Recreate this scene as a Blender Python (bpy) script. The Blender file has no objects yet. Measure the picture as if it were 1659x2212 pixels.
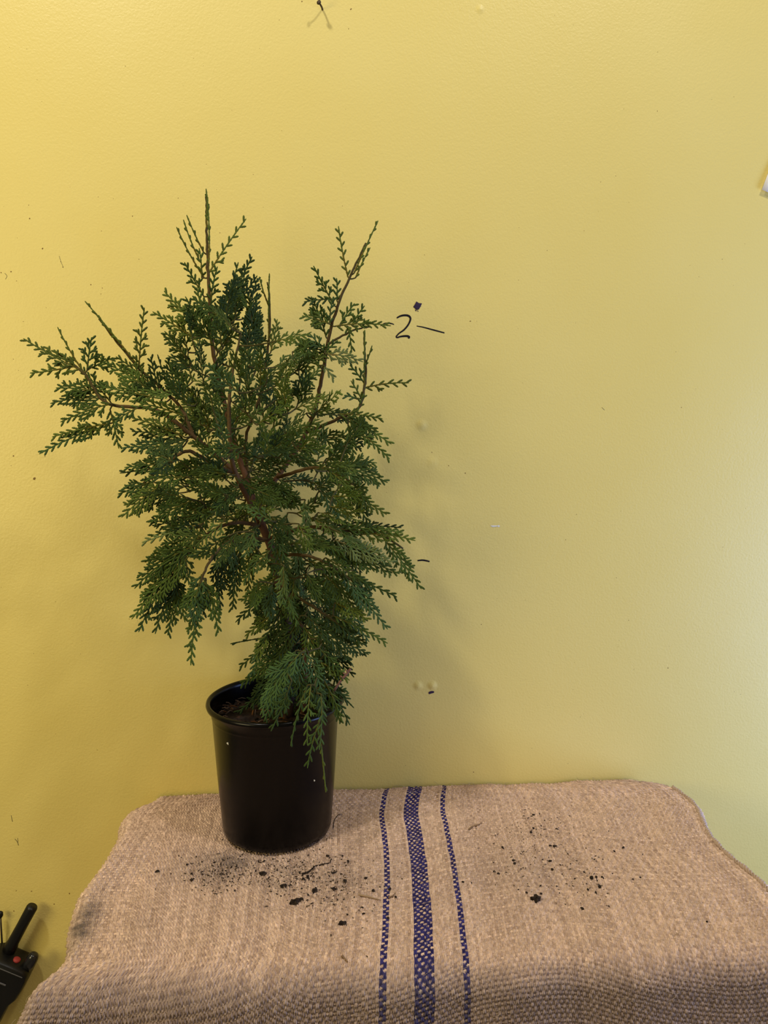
import bpy, math, random
import numpy as np
from mathutils import Vector, noise
R = random.Random(7)
NR = np.random.RandomState(7)
S = bpy.context.scene
COL = S.collection

# ---------------------------------------------------------------- camera
W_PX, H_PX, F_PX = 1659.0, 2212.0, 1660.0
PITCH, YAW = math.radians(7.0), math.radians(-4.0)
CAM = np.array([0.0, 0.0, 1.235])
TABLE_Z = 0.75
cam = bpy.data.cameras.new('camera'); camo = bpy.data.objects.new('camera', cam); COL.objects.link(camo)
cam.sensor_fit = 'VERTICAL'; cam.sensor_height = 24.0; cam.lens = 24.0 * F_PX / H_PX
camo.location = CAM; camo.rotation_euler = (math.pi/2 - PITCH, 0, YAW)
cam.clip_start = 0.01
S.camera = camo
_c, _s = math.cos(PITCH), math.sin(PITCH)
def ray(x, y):
    a = (x - W_PX/2)/F_PX; b = (y - H_PX/2)/F_PX
    v = np.array([a, _c - b*_s, -_s - b*_c])
    cy, sy = math.cos(YAW), math.sin(YAW)
    return np.array([v[0]*cy - v[1]*sy, v[0]*sy + v[1]*cy, v[2]])
def atY(x, y, Y):
    r = ray(x, y); return CAM + r*(Y/r[1])
def atZ(x, y, z=TABLE_Z):
    r = ray(x, y); return CAM + r*((z-CAM[2])/r[2])

WALL_Y = atZ(1000, 1690, TABLE_Z + 0.004)[1] + 0.006
# ---------------------------------------------------------------- world + lights
S.view_settings.view_transform = 'Standard'; S.view_settings.look = 'None'
S.view_settings.exposure = 0.0; S.view_settings.gamma = 1.0
wd = bpy.data.worlds.new('room_air'); S.world = wd; wd.use_nodes = True
wd.node_tree.nodes['Background'].inputs[0].default_value = (1.0, 0.82, 0.50, 1)
wd.node_tree.nodes['Background'].inputs[1].default_value = 0.17
def area(name, loc, target, sx, sy, power, colr, shape='RECTANGLE'):
    l = bpy.data.lights.new(name, 'AREA'); l.shape = shape; l.size = sx; l.size_y = sy
    l.energy = power; l.color = colr
    o = bpy.data.objects.new(name, l); COL.objects.link(o); o.location = loc
    d = Vector(target) - Vector(loc); o.rotation_euler = d.to_track_quat('-Z', 'Y').to_euler()
    return o
NAIL = atY(697, 21, WALL_Y)
area('ceiling_lamp_left', (NAIL[0]-0.62, WALL_Y-0.80, NAIL[2]+0.93), (NAIL[0]-0.2, WALL_Y, 1.1), .11, .11, 12.0, (1.0, 0.94, 0.84))
area('ceiling_lamp_right', (NAIL[0]+0.68, WALL_Y-0.87, NAIL[2]+0.95), (NAIL[0]+0.35, WALL_Y, 1.1), .11, .11, 9.3, (1.0, 0.94, 0.84))
area('window_daylight', (1.26, 0.46, 0.88), (0.50, WALL_Y, 1.05), 0.5, 0.8, 13.2, (0.34, 0.49, 1.0))
area('room_fill', (-1.02, 0.02, 1.28), (-0.35, WALL_Y, 1.15), .5, .5, 6.2, (1.0, 0.84, 0.42))

# ---------------------------------------------------------------- helpers
def link(o, parent=None):
    COL.objects.link(o)
    if parent is not None:
        o.parent = parent
    return o
def tag(o, label=None, cat=None, group=None, kind=None):
    if label: o['label'] = label
    if cat: o['category'] = cat
    if group: o['group'] = group
    if kind: o['kind'] = kind
    return o
def empty(name, loc):
    o = bpy.data.objects.new(name, None); COL.objects.link(o); o.location = tuple(loc); o.empty_display_size = .02
    return o
def mesh_np(name, V, F, mat, parent=None, smooth=True, colr=None, origin=None):
    """V (n,3), F list or (m,4)/(m,3) array."""
    V = np.asarray(V, dtype=np.float32)
    org = np.zeros(3) if origin is None else np.asarray(origin, float)
    if parent is not None: org = np.array(parent_world(parent))
    V = V - org.astype(np.float32)
    me = bpy.data.meshes.new(name)
    if isinstance(F, np.ndarray):
        k = F.shape[1]; nf = len(F); flat = F.astype(np.int32).ravel()
        starts = np.arange(nf, dtype=np.int32)*k; tot = np.full(nf, k, dtype=np.int32)
    else:
        flat = np.array([i for f in F for i in f], dtype=np.int32)
        tot = np.array([len(f) for f in F], dtype=np.int32); starts = np.concatenate([[0], np.cumsum(tot)[:-1]]).astype(np.int32); nf = len(F)
    me.vertices.add(len(V)); me.vertices.foreach_set('co', V.ravel())
    me.loops.add(len(flat)); me.loops.foreach_set('vertex_index', flat)
    me.polygons.add(nf); me.polygons.foreach_set('loop_start', starts); me.polygons.foreach_set('loop_total', tot)
    me.polygons.foreach_set('use_smooth', np.full(nf, smooth, dtype=bool))
    if colr is not None:
        c4 = np.ones((len(V), 4), dtype=np.float32); c4[:, :3] = colr
        a = me.color_attributes.new('tint', 'FLOAT_COLOR', 'POINT'); a.data.foreach_set('color', c4.ravel())
    me.update(calc_edges=True); me.validate()
    me.materials.append(mat)
    o = bpy.data.objects.new(name, me); link(o, parent)
    if parent is None: o.location = tuple(org)
    return o
def parent_world(p):
    v = Vector((0, 0, 0)); q = p
    while q is not None:
        v += q.location; q = q.parent
    return tuple(v)
class MB:
    def __init__(s): s.V = []; s.F = []; s.C = []; s.n = 0
    def add(s, V, F, c=None):
        V = np.asarray(V, float); s.V.append(V)
        for f in F: s.F.append(tuple(int(i)+s.n for i in f))
        if c is not None: s.C.append(np.tile(np.asarray(c, float), (len(V), 1)) if np.ndim(c) == 1 else c)
        s.n += len(V)
    def build(s, name, mat, parent=None, smooth=True, origin=None):
        return mesh_np(name, np.concatenate(s.V), s.F, mat, parent, smooth, np.concatenate(s.C) if s.C else None, origin)
def frames(P):
    P = np.asarray(P, float); T = np.gradient(P, axis=0); T /= np.linalg.norm(T, axis=1)[:, None] + 1e-12
    a = np.array([0, -1.0, 0]); n0 = a - T[0]*a.dot(T[0])
    if np.linalg.norm(n0) < 1e-3: n0 = np.array([1., 0, 0])
    N = [n0/np.linalg.norm(n0)]
    for i in range(1, len(P)):
        n = N[-1] - T[i]*N[-1].dot(T[i]); N.append(n/(np.linalg.norm(n)+1e-12))
    N = np.array(N); return T, N, np.cross(T, N)
def tube(P, r, k=8, flat=1.0, caps=True):
    P = np.asarray(P, float); n = len(P); r = np.full(n, r) if np.isscalar(r) else np.asarray(r, float)
    T, N, B = frames(P); a = np.arange(k)*2*math.pi/k
    V = (P[:, None] + r[:, None, None]*(np.cos(a)[None, :, None]*N[:, None]*flat + np.sin(a)[None, :, None]*B[:, None])).reshape(-1, 3)
    F = [(i*k+j, i*k+(j+1) % k, (i+1)*k+(j+1) % k, (i+1)*k+j) for i in range(n-1) for j in range(k)]
    if caps: F.append(tuple(range(k))[::-1]); F.append(tuple((n-1)*k+j for j in range(k)))
    return V, F
def catmull(P, per=6):
    P = np.asarray(P, float)
    if len(P) < 3:
        t = np.linspace(0, 1, per*max(1, len(P)-1)+1)[:, None]; return P[0]*(1-t)+P[-1]*t
    Q = np.vstack([2*P[0]-P[1], P, 2*P[-1]-P[-2]]); out = []
    for i in range(1, len(Q)-2):
        for u in np.arange(per)/per:
            out.append(.5*((2*Q[i]) + (Q[i+1]-Q[i-1])*u + (2*Q[i-1]-5*Q[i]+4*Q[i+1]-Q[i+2])*u*u + (3*Q[i]-Q[i-1]-3*Q[i+1]+Q[i+2])*u**3))
    out.append(Q[-2]); return np.array(out)
def lathe(prof, c, k=96, wob=None):
    V = []; F = []
    for i, (r, z) in enumerate(prof):
        for j in range(k):
            a = 2*math.pi*j/k; V.append((c[0]+r*math.cos(a), c[1]+r*math.sin(a), c[2]+z))
    for i in range(len(prof)-1):
        for j in range(k): F.append((i*k+j, i*k+(j+1) % k, (i+1)*k+(j+1) % k, (i+1)*k+j))
    return V, F
def bevel_box(sx, sy, sz, r, seg=3):
    """rounded box via superellipse-ish: returns V,F centred on origin"""
    import bmesh
    bm = bmesh.new(); bmesh.ops.create_cube(bm, size=1.0)
    for v in bm.verts: v.co = Vector((v.co.x*sx, v.co.y*sy, v.co.z*sz))
    bmesh.ops.bevel(bm, geom=bm.edges[:], offset=r, segments=seg, affect='EDGES', profile=.5)
    V = [tuple(v.co) for v in bm.verts]; F = [tuple(v.index for v in f.verts) for f in bm.faces]
    bm.free(); return np.array(V), F

# ---------------------------------------------------------------- materials
def mat(name, colr, rough=.6, spec=.5, metal=0., tint=False, coat=0.):
    m = bpy.data.materials.new(name); m.use_nodes = True; nt = m.node_tree; b = nt.nodes['Principled BSDF']
    b.inputs['Base Color'].default_value = (*colr, 1); b.inputs['Roughness'].default_value = rough
    b.inputs['Specular IOR Level'].default_value = spec; b.inputs['Metallic'].default_value = metal
    b.inputs['Coat Weight'].default_value = coat
    if tint:
        a = nt.nodes.new('ShaderNodeAttribute'); a.attribute_name = 'tint'; nt.links.new(a.outputs['Color'], b.inputs['Base Color'])
    return m
def bump(m, scale, dist, strength=1., detail=3., rough=.55, chain=None, scale_vec=None):
    nt = m.node_tree; b = nt.nodes['Principled BSDF']
    tc = nt.nodes.new('ShaderNodeTexCoord'); n = nt.nodes.new('ShaderNodeTexNoise'); n.inputs['Scale'].default_value = scale
    n.inputs['Detail'].default_value = detail; n.inputs['Roughness'].default_value = rough
    if scale_vec:
        mp = nt.nodes.new('ShaderNodeMapping'); mp.inputs['Scale'].default_value = scale_vec
        nt.links.new(tc.outputs['Object'], mp.inputs[0]); nt.links.new(mp.outputs[0], n.inputs['Vector'])
    else: nt.links.new(tc.outputs['Object'], n.inputs['Vector'])
    bp = nt.nodes.new('ShaderNodeBump'); bp.inputs['Distance'].default_value = dist; bp.inputs['Strength'].default_value = strength
    nt.links.new(n.outputs['Fac'], bp.inputs['Height'])
    if chain: nt.links.new(chain.outputs[0], bp.inputs['Normal'])
    nt.links.new(bp.outputs[0], b.inputs['Normal']); return bp
def vary(m, c1, c2, scale, detail=3., lo=.35, hi=.65):
    nt = m.node_tree; b = nt.nodes['Principled BSDF']
    tc = nt.nodes.new('ShaderNodeTexCoord'); n = nt.nodes.new('ShaderNodeTexNoise'); n.inputs['Scale'].default_value = scale; n.inputs['Detail'].default_value = detail
    r = nt.nodes.new('ShaderNodeValToRGB'); r.color_ramp.elements[0].position = lo; r.color_ramp.elements[1].position = hi
    r.color_ramp.elements[0].color = (*c1, 1); r.color_ramp.elements[1].color = (*c2, 1)
    nt.links.new(tc.outputs['Object'], n.inputs['Vector']); nt.links.new(n.outputs['Fac'], r.inputs[0]); nt.links.new(r.outputs[0], b.inputs['Base Color'])
    return r
m_wall = mat('yellow_wall_paint', (.80, .66, .205), .42, .45)
vary(m_wall, (.79, .642, .19), (.81, .672, .22), 3.5, 4.)
b1 = bump(m_wall, 430, .0006, .55, 2.0)
bump(m_wall, 9, .003, .15, 2., chain=b1)
m_floor = mat('grey_floor', (.28, .25, .22), .7); bump(m_floor, 40, .001)
m_burlap = mat('burlap', (.4, .3, .2), .92, .12, tint=True)
m_burlap.node_tree.nodes['Principled BSDF'].inputs['Sheen Weight'].default_value = .0
m_pot = mat('black_pot_plastic', (.002, .0018, .0018), .24, .20); bump(m_pot, 60, .0006, .25)
m_soil = mat('potting_soil', (.05, .03, .02), .95, .2, tint=True)
m_crumb = mat('soil_crumbs', (.012, .008, .006), .95, .15); vary(m_crumb, (.008, .005, .004), (.055, .038, .026), 260)
m_fol = mat('scale_leaves', (.05, .1, .03), .6, .14, tint=True)
m_bark = mat('bark', (.12, .05, .025), .8, .2, tint=True); bump(m_bark, 500, .0008, .8)
m_ink = mat('black_marker_ink', (.006, .004, .006), .6, .3)
m_inkf = mat('faded_marker_ink', (.035, .018, .05), .6, .3)
m_radio = mat('radio_plastic', (.004, .004, .004), .40, .35); bump(m_radio, 900, .0002, .4)
m_radiog = mat('glossy_radio_plastic', (.012, .012, .013), .18, .5)
m_red = mat('red_button_rubber', (.30, .028, .024), .6)
m_greyp = mat('grey_print', (.10, .10, .11), .5)
m_metal = mat('dull_metal', (.09, .075, .055), .35, .5, .8)
m_nail = mat('dark_nail_metal', (.045, .028, .012), .5, .4, .5)
m_paper = mat('white_paper', (.86, .86, .90), .8)
m_speck = mat('brown_speck', (.22, .13, .03), .8)
m_chip = mat('white_plaster_chip', (.8, .78, .7), .9)
m_wood = mat('table_wood', (.32, .2, .11), .6); vary(m_wood, (.26, .15, .08), (.38, .25, .14), 12)
m_straw = mat('straw', (.22, .13, .06), .8)

# ---------------------------------------------------------------- room
def box(name, x0, x1, y0, y1, z0, z1, m, parent=None, bev=0.):
    V, F = bevel_box(x1-x0, y1-y0, z1-z0, bev) if bev else (np.array([(x, y, z) for x in (-.5, .5) for y in (-.5, .5) for z in (-.5, .5)])*np.array([x1-x0, y1-y0, z1-z0]),
        [(0, 1, 3, 2), (4, 6, 7, 5), (0, 4, 5, 1), (2, 3, 7, 6), (0, 2, 6, 4), (1, 5, 7, 3)])
    return mesh_np(name, V+np.array([(x0+x1)/2, (y0+y1)/2, (z0+z1)/2]), F, m, parent, bool(bev), None, ((x0+x1)/2, (y0+y1)/2, z0))
wall = box('wall_back', -2.2, 2.6, WALL_Y, WALL_Y+.1, 0, 3.0, m_wall); tag(wall, kind='structure')
fl = box('floor', -2.2, 2.6, -2.0, WALL_Y+.1, -.05, 0.0, m_floor); tag(fl, kind='structure')

def ink(name, pts, w, m, label, per=8):
    P = catmull([atY(x, y, WALL_Y-.0002) for x, y in pts], per)
    n = len(P); wpx = np.interp(np.linspace(0, 1, n), np.linspace(0, 1, len(w)), w)*.00031
    V, F = tube(P, wpx, 10, .12)
    o = mesh_np(name, V, F, m, wall); tag(o, label); return o
ink('handwritten_number', [(857, 687), (864, 683), (873, 681), (882, 682), (886.5, 687), (885, 695), (880, 704), (872, 713), (862, 720), (856, 727), (858, 729), (865, 727), (873, 726), (880, 726), (884, 728), (882, 731)], [2.6, 4.0, 4.4, 3.6, 3.4, 2.6, 2.8, 3.8, 4.6, 3.2], m_ink, 'black marker number 2')
ink('marker_dash', [(900, 704), (915, 707), (930, 711), (945, 715), (960, 719)], [1.8, 2.6, 3, 2.6], m_ink, 'long black marker dash right of the number')
ink('marker_dash', [(822, 704), (830, 699), (838, 698), (846, 699), (851, 701)], [1.6, 2.4, 2.6, 1.8], m_ink, 'short curved black marker dash left of the number')
ink('marker_dash', [(672, 1254), (690, 1255), (710, 1255), (732, 1256)], [2.2, 2.6, 2.6, 2.], m_ink, 'black marker dash behind the foliage')
ink('marker_dash', [(902, 1211), (912, 1210), (920, 1211), (928, 1213)], [3, 3.6, 3.6, 3], m_ink, 'short black marker dash by the lower right spray')
mb = MB()
for a, b, w in [((894, 664), (901, 652), 3.5), ((897, 667), (904, 654), 3.5), ((900, 669), (907, 655), 3.5), ((903, 668), (910, 655), 3.0), ((897, 669), (899, 672), 2.), ((902, 671), (903, 673), 1.6), ((898, 660), (909, 660), 4.)]:
    P = catmull([atY(*a, WALL_Y-.0003), atY((a[0]+b[0])/2+.3, (a[1]+b[1])/2, WALL_Y-.0003), atY(*b, WALL_Y-.0003)], 3)
    V, F = tube(P, w*.00031, 8, .15); mb.add(V, F)
tag(mb.build('scribbled_spot', m_inkf, wall), 'dark purple scribbled spot above the number')
# tiny specks and stains that sit on the paint
mb = MB()
def blob(c, r, flat=.25, seed=0, n=7, el=1., ang=0.):
    rr = random.Random(seed); V = [c + np.array([0, -r*flat, 0])]; k = n
    for j in range(k):
        a = 2*math.pi*j/k; q = r*(.6+.6*rr.random()); x, z = math.cos(a)*q*el, math.sin(a)*q
        V.append(c+np.array([x*math.cos(ang)-z*math.sin(ang), -r*.03, x*math.sin(ang)+z*math.cos(ang)]))
    return V, [(0, 1+(j+1) % k, 1+j) for j in range(k)]
specks = [(74, 1034, 4), (29, 985, 2), (97, 986, 1.4), (24, 1006, 1.2), (2, 589, 2), (24, 587, 2), (36, 607, 1.2), (131, 565, 1.5), (136, 577, 1.6), (64, 472, 2), (62, 443, 1), (92, 537, 2), (196, 615, 2), (221, 622, 1.4), (218, 635, 1.2), (286, 467, 1.4), (219, 499, 1), (385, 428, 1.2), (475, 503, 1.2),
 (933, 977, 1.4), (969, 1006, 1.3), (1005, 1022, 1.6), (1222, 1166, 1.3), (1040, 1349, 1.3), (758, 20, 2), (1016, 694, 1.6), (1030, 694, 1), (1120, 605, 1), (883, 610, 1), (1182, 541, 1), (1358, 1340, 1.2), (1460, 760, 1), (1472, 880, 1.4), (1560, 560, 1), (150, 1930, 2), (117, 1953, 2), (68, 1925, 1.6), (35, 1924, 1.4), (30, 1968, 2), (279, 1337, 1.4), (297, 1341, 1), (652, 3, 2), (753, 62, 1.4), (300, 560, 1.2), (1238, 1490, 1), (1443, 1443, 2.2), (1023, 1668, 1.5), (1420, 240, 1.4), (1330, 380, 1), (1600, 1500, 1), (120, 1300, 1), (60, 1480, 1.2), (210, 1620, 1.1), (40, 800, 1)]
for i, (x, y, r) in enumerate(specks):
    V, F = blob(atY(x, y, WALL_Y-.00005), r*.00042, .2, i, 8, 1+.6*R.random(), R.random()*3); mb.add(V, F)
for i in range(150):
    V, F = blob(atY(R.uniform(0, 1659), R.uniform(0, 1690), WALL_Y-.00005), R.uniform(.5, .9)*.00042, .2, i+500, 6, 1+1.2*R.random(), R.random()*3); mb.add(V, F)
tag(mb.build('paint_specks', m_speck, wall), 'tiny brown specks scattered over the yellow paint', kind='stuff')
mb = MB()
for pts, w in [([(32, 2112-300), (37, 1818), (40, 1826)], 1.6), ([(38, 1798+12), (39, 1824)], 1.2), ([(24, 1764-3), (27, 1775)], 1.4), ([(10, 590), (15, 596), (12, 603)], 1.), ([(128, 553), (132, 566), (137, 578)], .9), ([(1300, 880), (1306, 886)], 1.), ([(1632, 1893), (1642, 1902)], 3.)]:
    P = catmull([atY(x, y, WALL_Y-.0001) for x, y in pts], 4); V, F = tube(P, w*.0003, 6, .15); mb.add(V, F)
tag(mb.build('scratch_marks', mat('grey_scratch', (.22, .19, .07), .8), wall), 'thin grey scratches in the yellow paint')
def dome(px, py, r, h, m, name, label, el=1.):
    c = atY(px, py, WALL_Y); V = []; F = []; K = 20; n = 6
    for i in range(n+1):
        t = i/n
        for j in range(K):
            a = 2*math.pi*j/K; V.append(c+np.array([math.cos(a)*r*el*t, -h*(math.cos(math.pi*t)*.5+.5)-.00003, math.sin(a)*r*t]))
    for i in range(n):
        for j in range(K): F.append((i*K+j, i*K+(j+1) % K, (i+1)*K+(j+1) % K, (i+1)*K+j))
    tag(mesh_np(name, V, F, m, wall), label)
dome(911, 918, .009, .0013, m_wall, 'paint_bump', 'yellow bump in the wall right of the plant')
dome(934, 998, .009, .0005, m_wall, 'paint_bump', 'faint yellow bump below the larger bump')
dome(903, 1481, .008, .0014, m_wall, 'paint_bump', 'left one of the two lower wall bumps')
dome(934, 1481, .008, .0016, m_wall, 'paint_bump', 'right one of the two lower wall bumps')
dome(1037, 20, .006, .0008, m_wall, 'paint_bump', 'small bump near the top of the wall')
mb = MB()
V, F = blob(atY(1067, 1136.5, WALL_Y-.0002), .0042, .1, 3, 10, 1.5, .03); V = np.array(V); V[:, 2] = (V[:, 2]-V[0, 2])*.28+V[0, 2]; mb.add(V, F)
V, F = blob(atY(1077, 1136, WALL_Y-.0002), .0015, .1, 4, 8, 1.4, .03); mb.add(np.array(V)*1., F)
tag(mb.build('paint_chip', m_chip, wall), 'small white chip in the yellow paint')
mb = MB(); V, F = blob(atY(932, 1496, WALL_Y-.0002), .002, .1, 5, 8, 2., 0.2); mb.add(V, F)
tag(mb.build('paint_nick', m_inkf, wall), 'dark nick under the right lower bump')

# nail
HEADPT = atY(689, 5.5, WALL_Y-.015)
nl = empty('nail', NAIL); tag(nl, 'small dark nail sticking out near the top of the yellow wall', 'nail')
P = catmull([NAIL+np.array([0, .004, 0]), NAIL+np.array([-.0006, -.003, .0002]), (NAIL+HEADPT)/2+np.array([.0002, -.002, -.0005]), HEADPT], 5)
V, F = tube(P, .0011, 10); mesh_np('shank', V, F, m_nail, nl)
d = (P[-1]-P[-2]); d /= np.linalg.norm(d)
V, F = tube([HEADPT-d*.0008, HEADPT, HEADPT+d*.0006, HEADPT+d*.0011], [.0016, .0026, .0026, .0014], 14); mesh_np('head', V, F, m_nail, nl)

# paper corner
A = atY(1645, 410, WALL_Y-.0035); B = atY(1659, 373, WALL_Y-.0025); 
u = (B-A)/np.linalg.norm(B-A); v = np.array([u[2], 0, -u[0]]); V = []; F = []
N = 12
for i in range(N+1):
    for j in range(N+1):
        s_, t_ = i/N, j/N; p = A+u*.21*s_+v*.148*t_; p[1] = WALL_Y-.0010-.0025*(1-s_)**3 - .0008*(1-t_)**2*(1-s_); V.append(p)
nb = len(V)
V += [p+np.array([0, .0003, 0]) for p in V]
for i in range(N):
    for j in range(N):
        a = i*(N+1)+j; F.append((a, a+1, a+N+2, a+N+1)); F.append((nb+a, nb+a+N+1, nb+a+N+2, nb+a+1))
for i in range(N):
    for a, b in ((i, i+1), (N*(N+1)+i+1, N*(N+1)+i), ((i+1)*(N+1), i*(N+1)), (i*(N+1)+N, (i+1)*(N+1)+N)): F.append((a, nb+a, nb+b, b))
tag(mesh_np('paper_sheet', V, F, m_paper, None, True, None, A), 'white paper sheet fixed to the wall at the right, its lower corner curling', 'paper')

# ---------------------------------------------------------------- table (under the cloth)
YF = atZ(900, 2085)[1]                      # front edge of the table top
XL0, XR0 = -.285, .46
# ---------------------------------------------------------------- burlap
# cloth coordinate v: 0 at the wall, grows to the front edge and down the drop
RAD = .030
D_TOP = WALL_Y-.004 - (YF+RAD-.012)          # flat part
ARC = RAD*math.pi/2
def prof(v):
    v = np.asarray(v, float); y = np.empty_like(v); z = np.empty_like(v)
    y0 = WALL_Y-.004
    a = v < D_TOP; y[a] = y0-v[a]; z[a] = 0
    b = (v >= D_TOP) & (v < D_TOP+ARC); th = (v[b]-D_TOP)/RAD; y[b] = y0-D_TOP-RAD*np.sin(th); z[b] = -RAD*(1-np.cos(th))
    c = v >= D_TOP+ARC; s = v[c]-D_TOP-ARC; y[c] = y0-D_TOP-RAD-.06*s; z[c] = -RAD-s
    return y, z+TABLE_Z
vt = np.linspace(0, D_TOP+ARC+.30, 900); yt, zt = prof(vt)
def vx(px, py):
    """pixel -> (v, X) on the undeformed cloth profile"""
    r = ray(px, py); q = (zt-CAM[2])/r[2]*r[1]
    f = q-yt                                # ray is in front of surface while q<y
    idx = np.where(np.diff(np.sign(f)) != 0)[0]
    i = idx[0] if len(idx) else (0 if abs(f[0]) < abs(f[-1]) else len(vt)-2)
    w = f[i]/(f[i]-f[i+1]) if f[i] != f[i+1] else 0; w = min(max(w, 0), 1)
    v = vt[i]*(1-w)+vt[i+1]*w; y = yt[i]*(1-w)+yt[i+1]*w
    return v, (r*(y/r[1]))[0]
def trace(pts):
    a = sorted([vx(*p) for p in pts]); a = np.array(a); return a[:, 0], a[:, 1]
tl = trace([(350, 1726), (305, 1742), (286, 1765), (282, 1792), (262, 1820), (232, 1870), (212, 1900), (198, 1925), (192, 1960), (182, 1995), (175, 2035), (162, 2065), (138, 2095), (100, 2120), (82, 2140), (70, 2180), (58, 2212), (45, 2270)])
ta = trace([(836, 1701), (828, 1730), (823, 1760), (829, 1800), (835, 1850), (836, 1900), (834, 1950), (831, 2010), (828, 2070), (825, 2120), (823, 2212), (823, 2300)])
tm = trace([(899, 1700), (890, 1740), (889, 1760), (898, 1810), (906, 1860), (911, 1920), (916, 1980), (918, 2050), (919, 2110), (919, 2212), (919, 2300)])
tr = trace([(960, 1697), (956, 1730), (955, 1755), (966, 1800), (977, 1860), (987, 1930), (995, 1990), (1002, 2050), (1007, 2110), (1010, 2212), (1010, 2300)])
te = trace([(1365, 1686), (1420, 1697), (1465, 1714), (1496, 1740), (1510, 1768), (1520, 1790), (1546, 1830), (1570, 1852), (1608, 1885), (1634, 1905), (1660, 1936), (1700, 2000), (1745, 2100), (1765, 2212), (1775, 2300)])
# rest positions of the control columns in the cloth (metres)
Um = .0; Ua = -.0385*1.0; Ur = .0385; UL = -.345; UR = .405
VMAX_FINE = D_TOP+ARC+.065
V_all = np.concatenate([np.arange(0, VMAX_FINE, .00055), np.arange(VMAX_FINE, D_TOP+ARC+.26, .004)])
U_in = np.arange(UL, UR, .00039)
SIDE = np.concatenate([np.arange(.0006, .034, .0008), np.arange(.034, .26, .004)])
U_all = np.concatenate([UL-SIDE[::-1], U_in, UR+SIDE])
def sm(x, y, q):                             # smooth interpolation of the traced columns
    o = np.interp(q, x, y); k = 15; pad = np.pad(o, k, mode='edge'); return np.convolve(pad, np.ones(2*k+1)/(2*k+1), 'valid')
cl, ca, cm, cr, ce = [sm(*c, V_all) for c in (tl, ta, tm, tr, te)]
nu, nv = len(U_all), len(V_all)
t = empty('table', ((XL0+XR0)/2, (YF+WALL_Y)/2, 0)); tag(t, 'low wooden table covered by the brown burlap cloth', 'table')
oy = np.linspace(YF+.02, WALL_Y-.015, 24); kk = slice(0, int(np.searchsorted(V_all, D_TOP)))
def inset(c): return np.interp(oy, (WALL_Y-.004-V_all[kk])[::-1], c[kk][::-1])
lx = inset(cl)+.012; rx = inset(ce)-.012
ring = [(x, y) for x, y in zip(lx, oy)]+[(x, y) for x, y in zip(rx[::-1], oy[::-1])]; K = len(ring)
Vt = [(x, y, z) for z in (TABLE_Z-.035, TABLE_Z-.006) for x, y in ring]
Ft = [tuple(range(K))[::-1], tuple(range(K, 2*K))]+[(i, (i+1) % K, K+(i+1) % K, K+i) for i in range(K)]
mesh_np('tabletop', Vt, Ft, m_wood, t, False)
for x in (XL0+.05, XR0-.09):
    for y in (YF+.035, WALL_Y-.07): box('leg', x, x+.04, y, y+.04, 0, TABLE_Z-.035, m_wood, t, .003)


Uc = np.clip(U_all, UL, UR)
X = np.empty((nv, nu))
for i in range(nv):
    X[i] = np.interp(Uc, [UL, Ua, Um, Ur, UR], [cl[i], ca[i], cm[i], cr[i], ce[i]])
Y, Z = prof(V_all); Y = np.repeat(Y[:, None], nu, 1); Z = np.repeat(Z[:, None], nu, 1)
# soft undulation
def fbm(x, y, s, seed):
    o = np.zeros(np.broadcast(x, y).shape); r = np.random.RandomState(seed)
    for k in range(7):
        a = r.uniform(0, math.pi*2); f = s*r.uniform(.5, 1.9); p = r.uniform(0, 6.28); o = o+np.sin((x*math.cos(a)+y*math.sin(a))*f+p)/(1+.3*k)
    return o/3
Ug, Vg = np.meshgrid(U_all, V_all)
und = fbm(Ug, Vg, 45, 3)*.0016 + fbm(Ug, Vg, 130, 5)*.0006
top = np.clip(1-(Vg-D_TOP)/.03, 0, 1)
flatpot = np.clip(np.hypot(X-atZ(600, 1787)[0], Y-atZ(600, 1787)[1])/.10-.75, 0, 1)
ridge = .0035*np.exp(-((Vg-.028)/.016)**2)   # low fold near the wall
edge = np.exp(-(Vg/.012)**2)*.002
Z += top*(und*flatpot + ridge*np.clip((X+.14)/.05, 0, 1)) - edge
Y -= (1-top)*(fbm(Ug, Vg*.3, 38, 9)*.004 - .001)
# sides fall over the table edges
RS = .016
for sgn, Ub in ((-1, UL), (1, UR)):
    s = (U_all-Ub)*sgn; k = s > 0; s = s[k]; th = np.clip(s/RS, 0, math.pi/2); ex = np.clip(s-RS*math.pi/2, 0, None)
    X[:, k] += sgn*(RS*np.sin(th)+.05*ex)[None, :]*(.8+.25*np.sin(V_all*33)[:, None])
    ff = np.clip(1-(V_all-D_TOP-.01)/.05, 0, 1)[:, None]; dn = (RS*(1-np.cos(th))+ex)[None, :]
    Z[:, k] -= dn*ff; Y[:, k] += np.minimum(dn, .016)*(1-ff); X[:, k] -= sgn*.05*ex[None, :]*(1-ff)
P3 = np.stack([X, Y, Z], -1)
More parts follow.
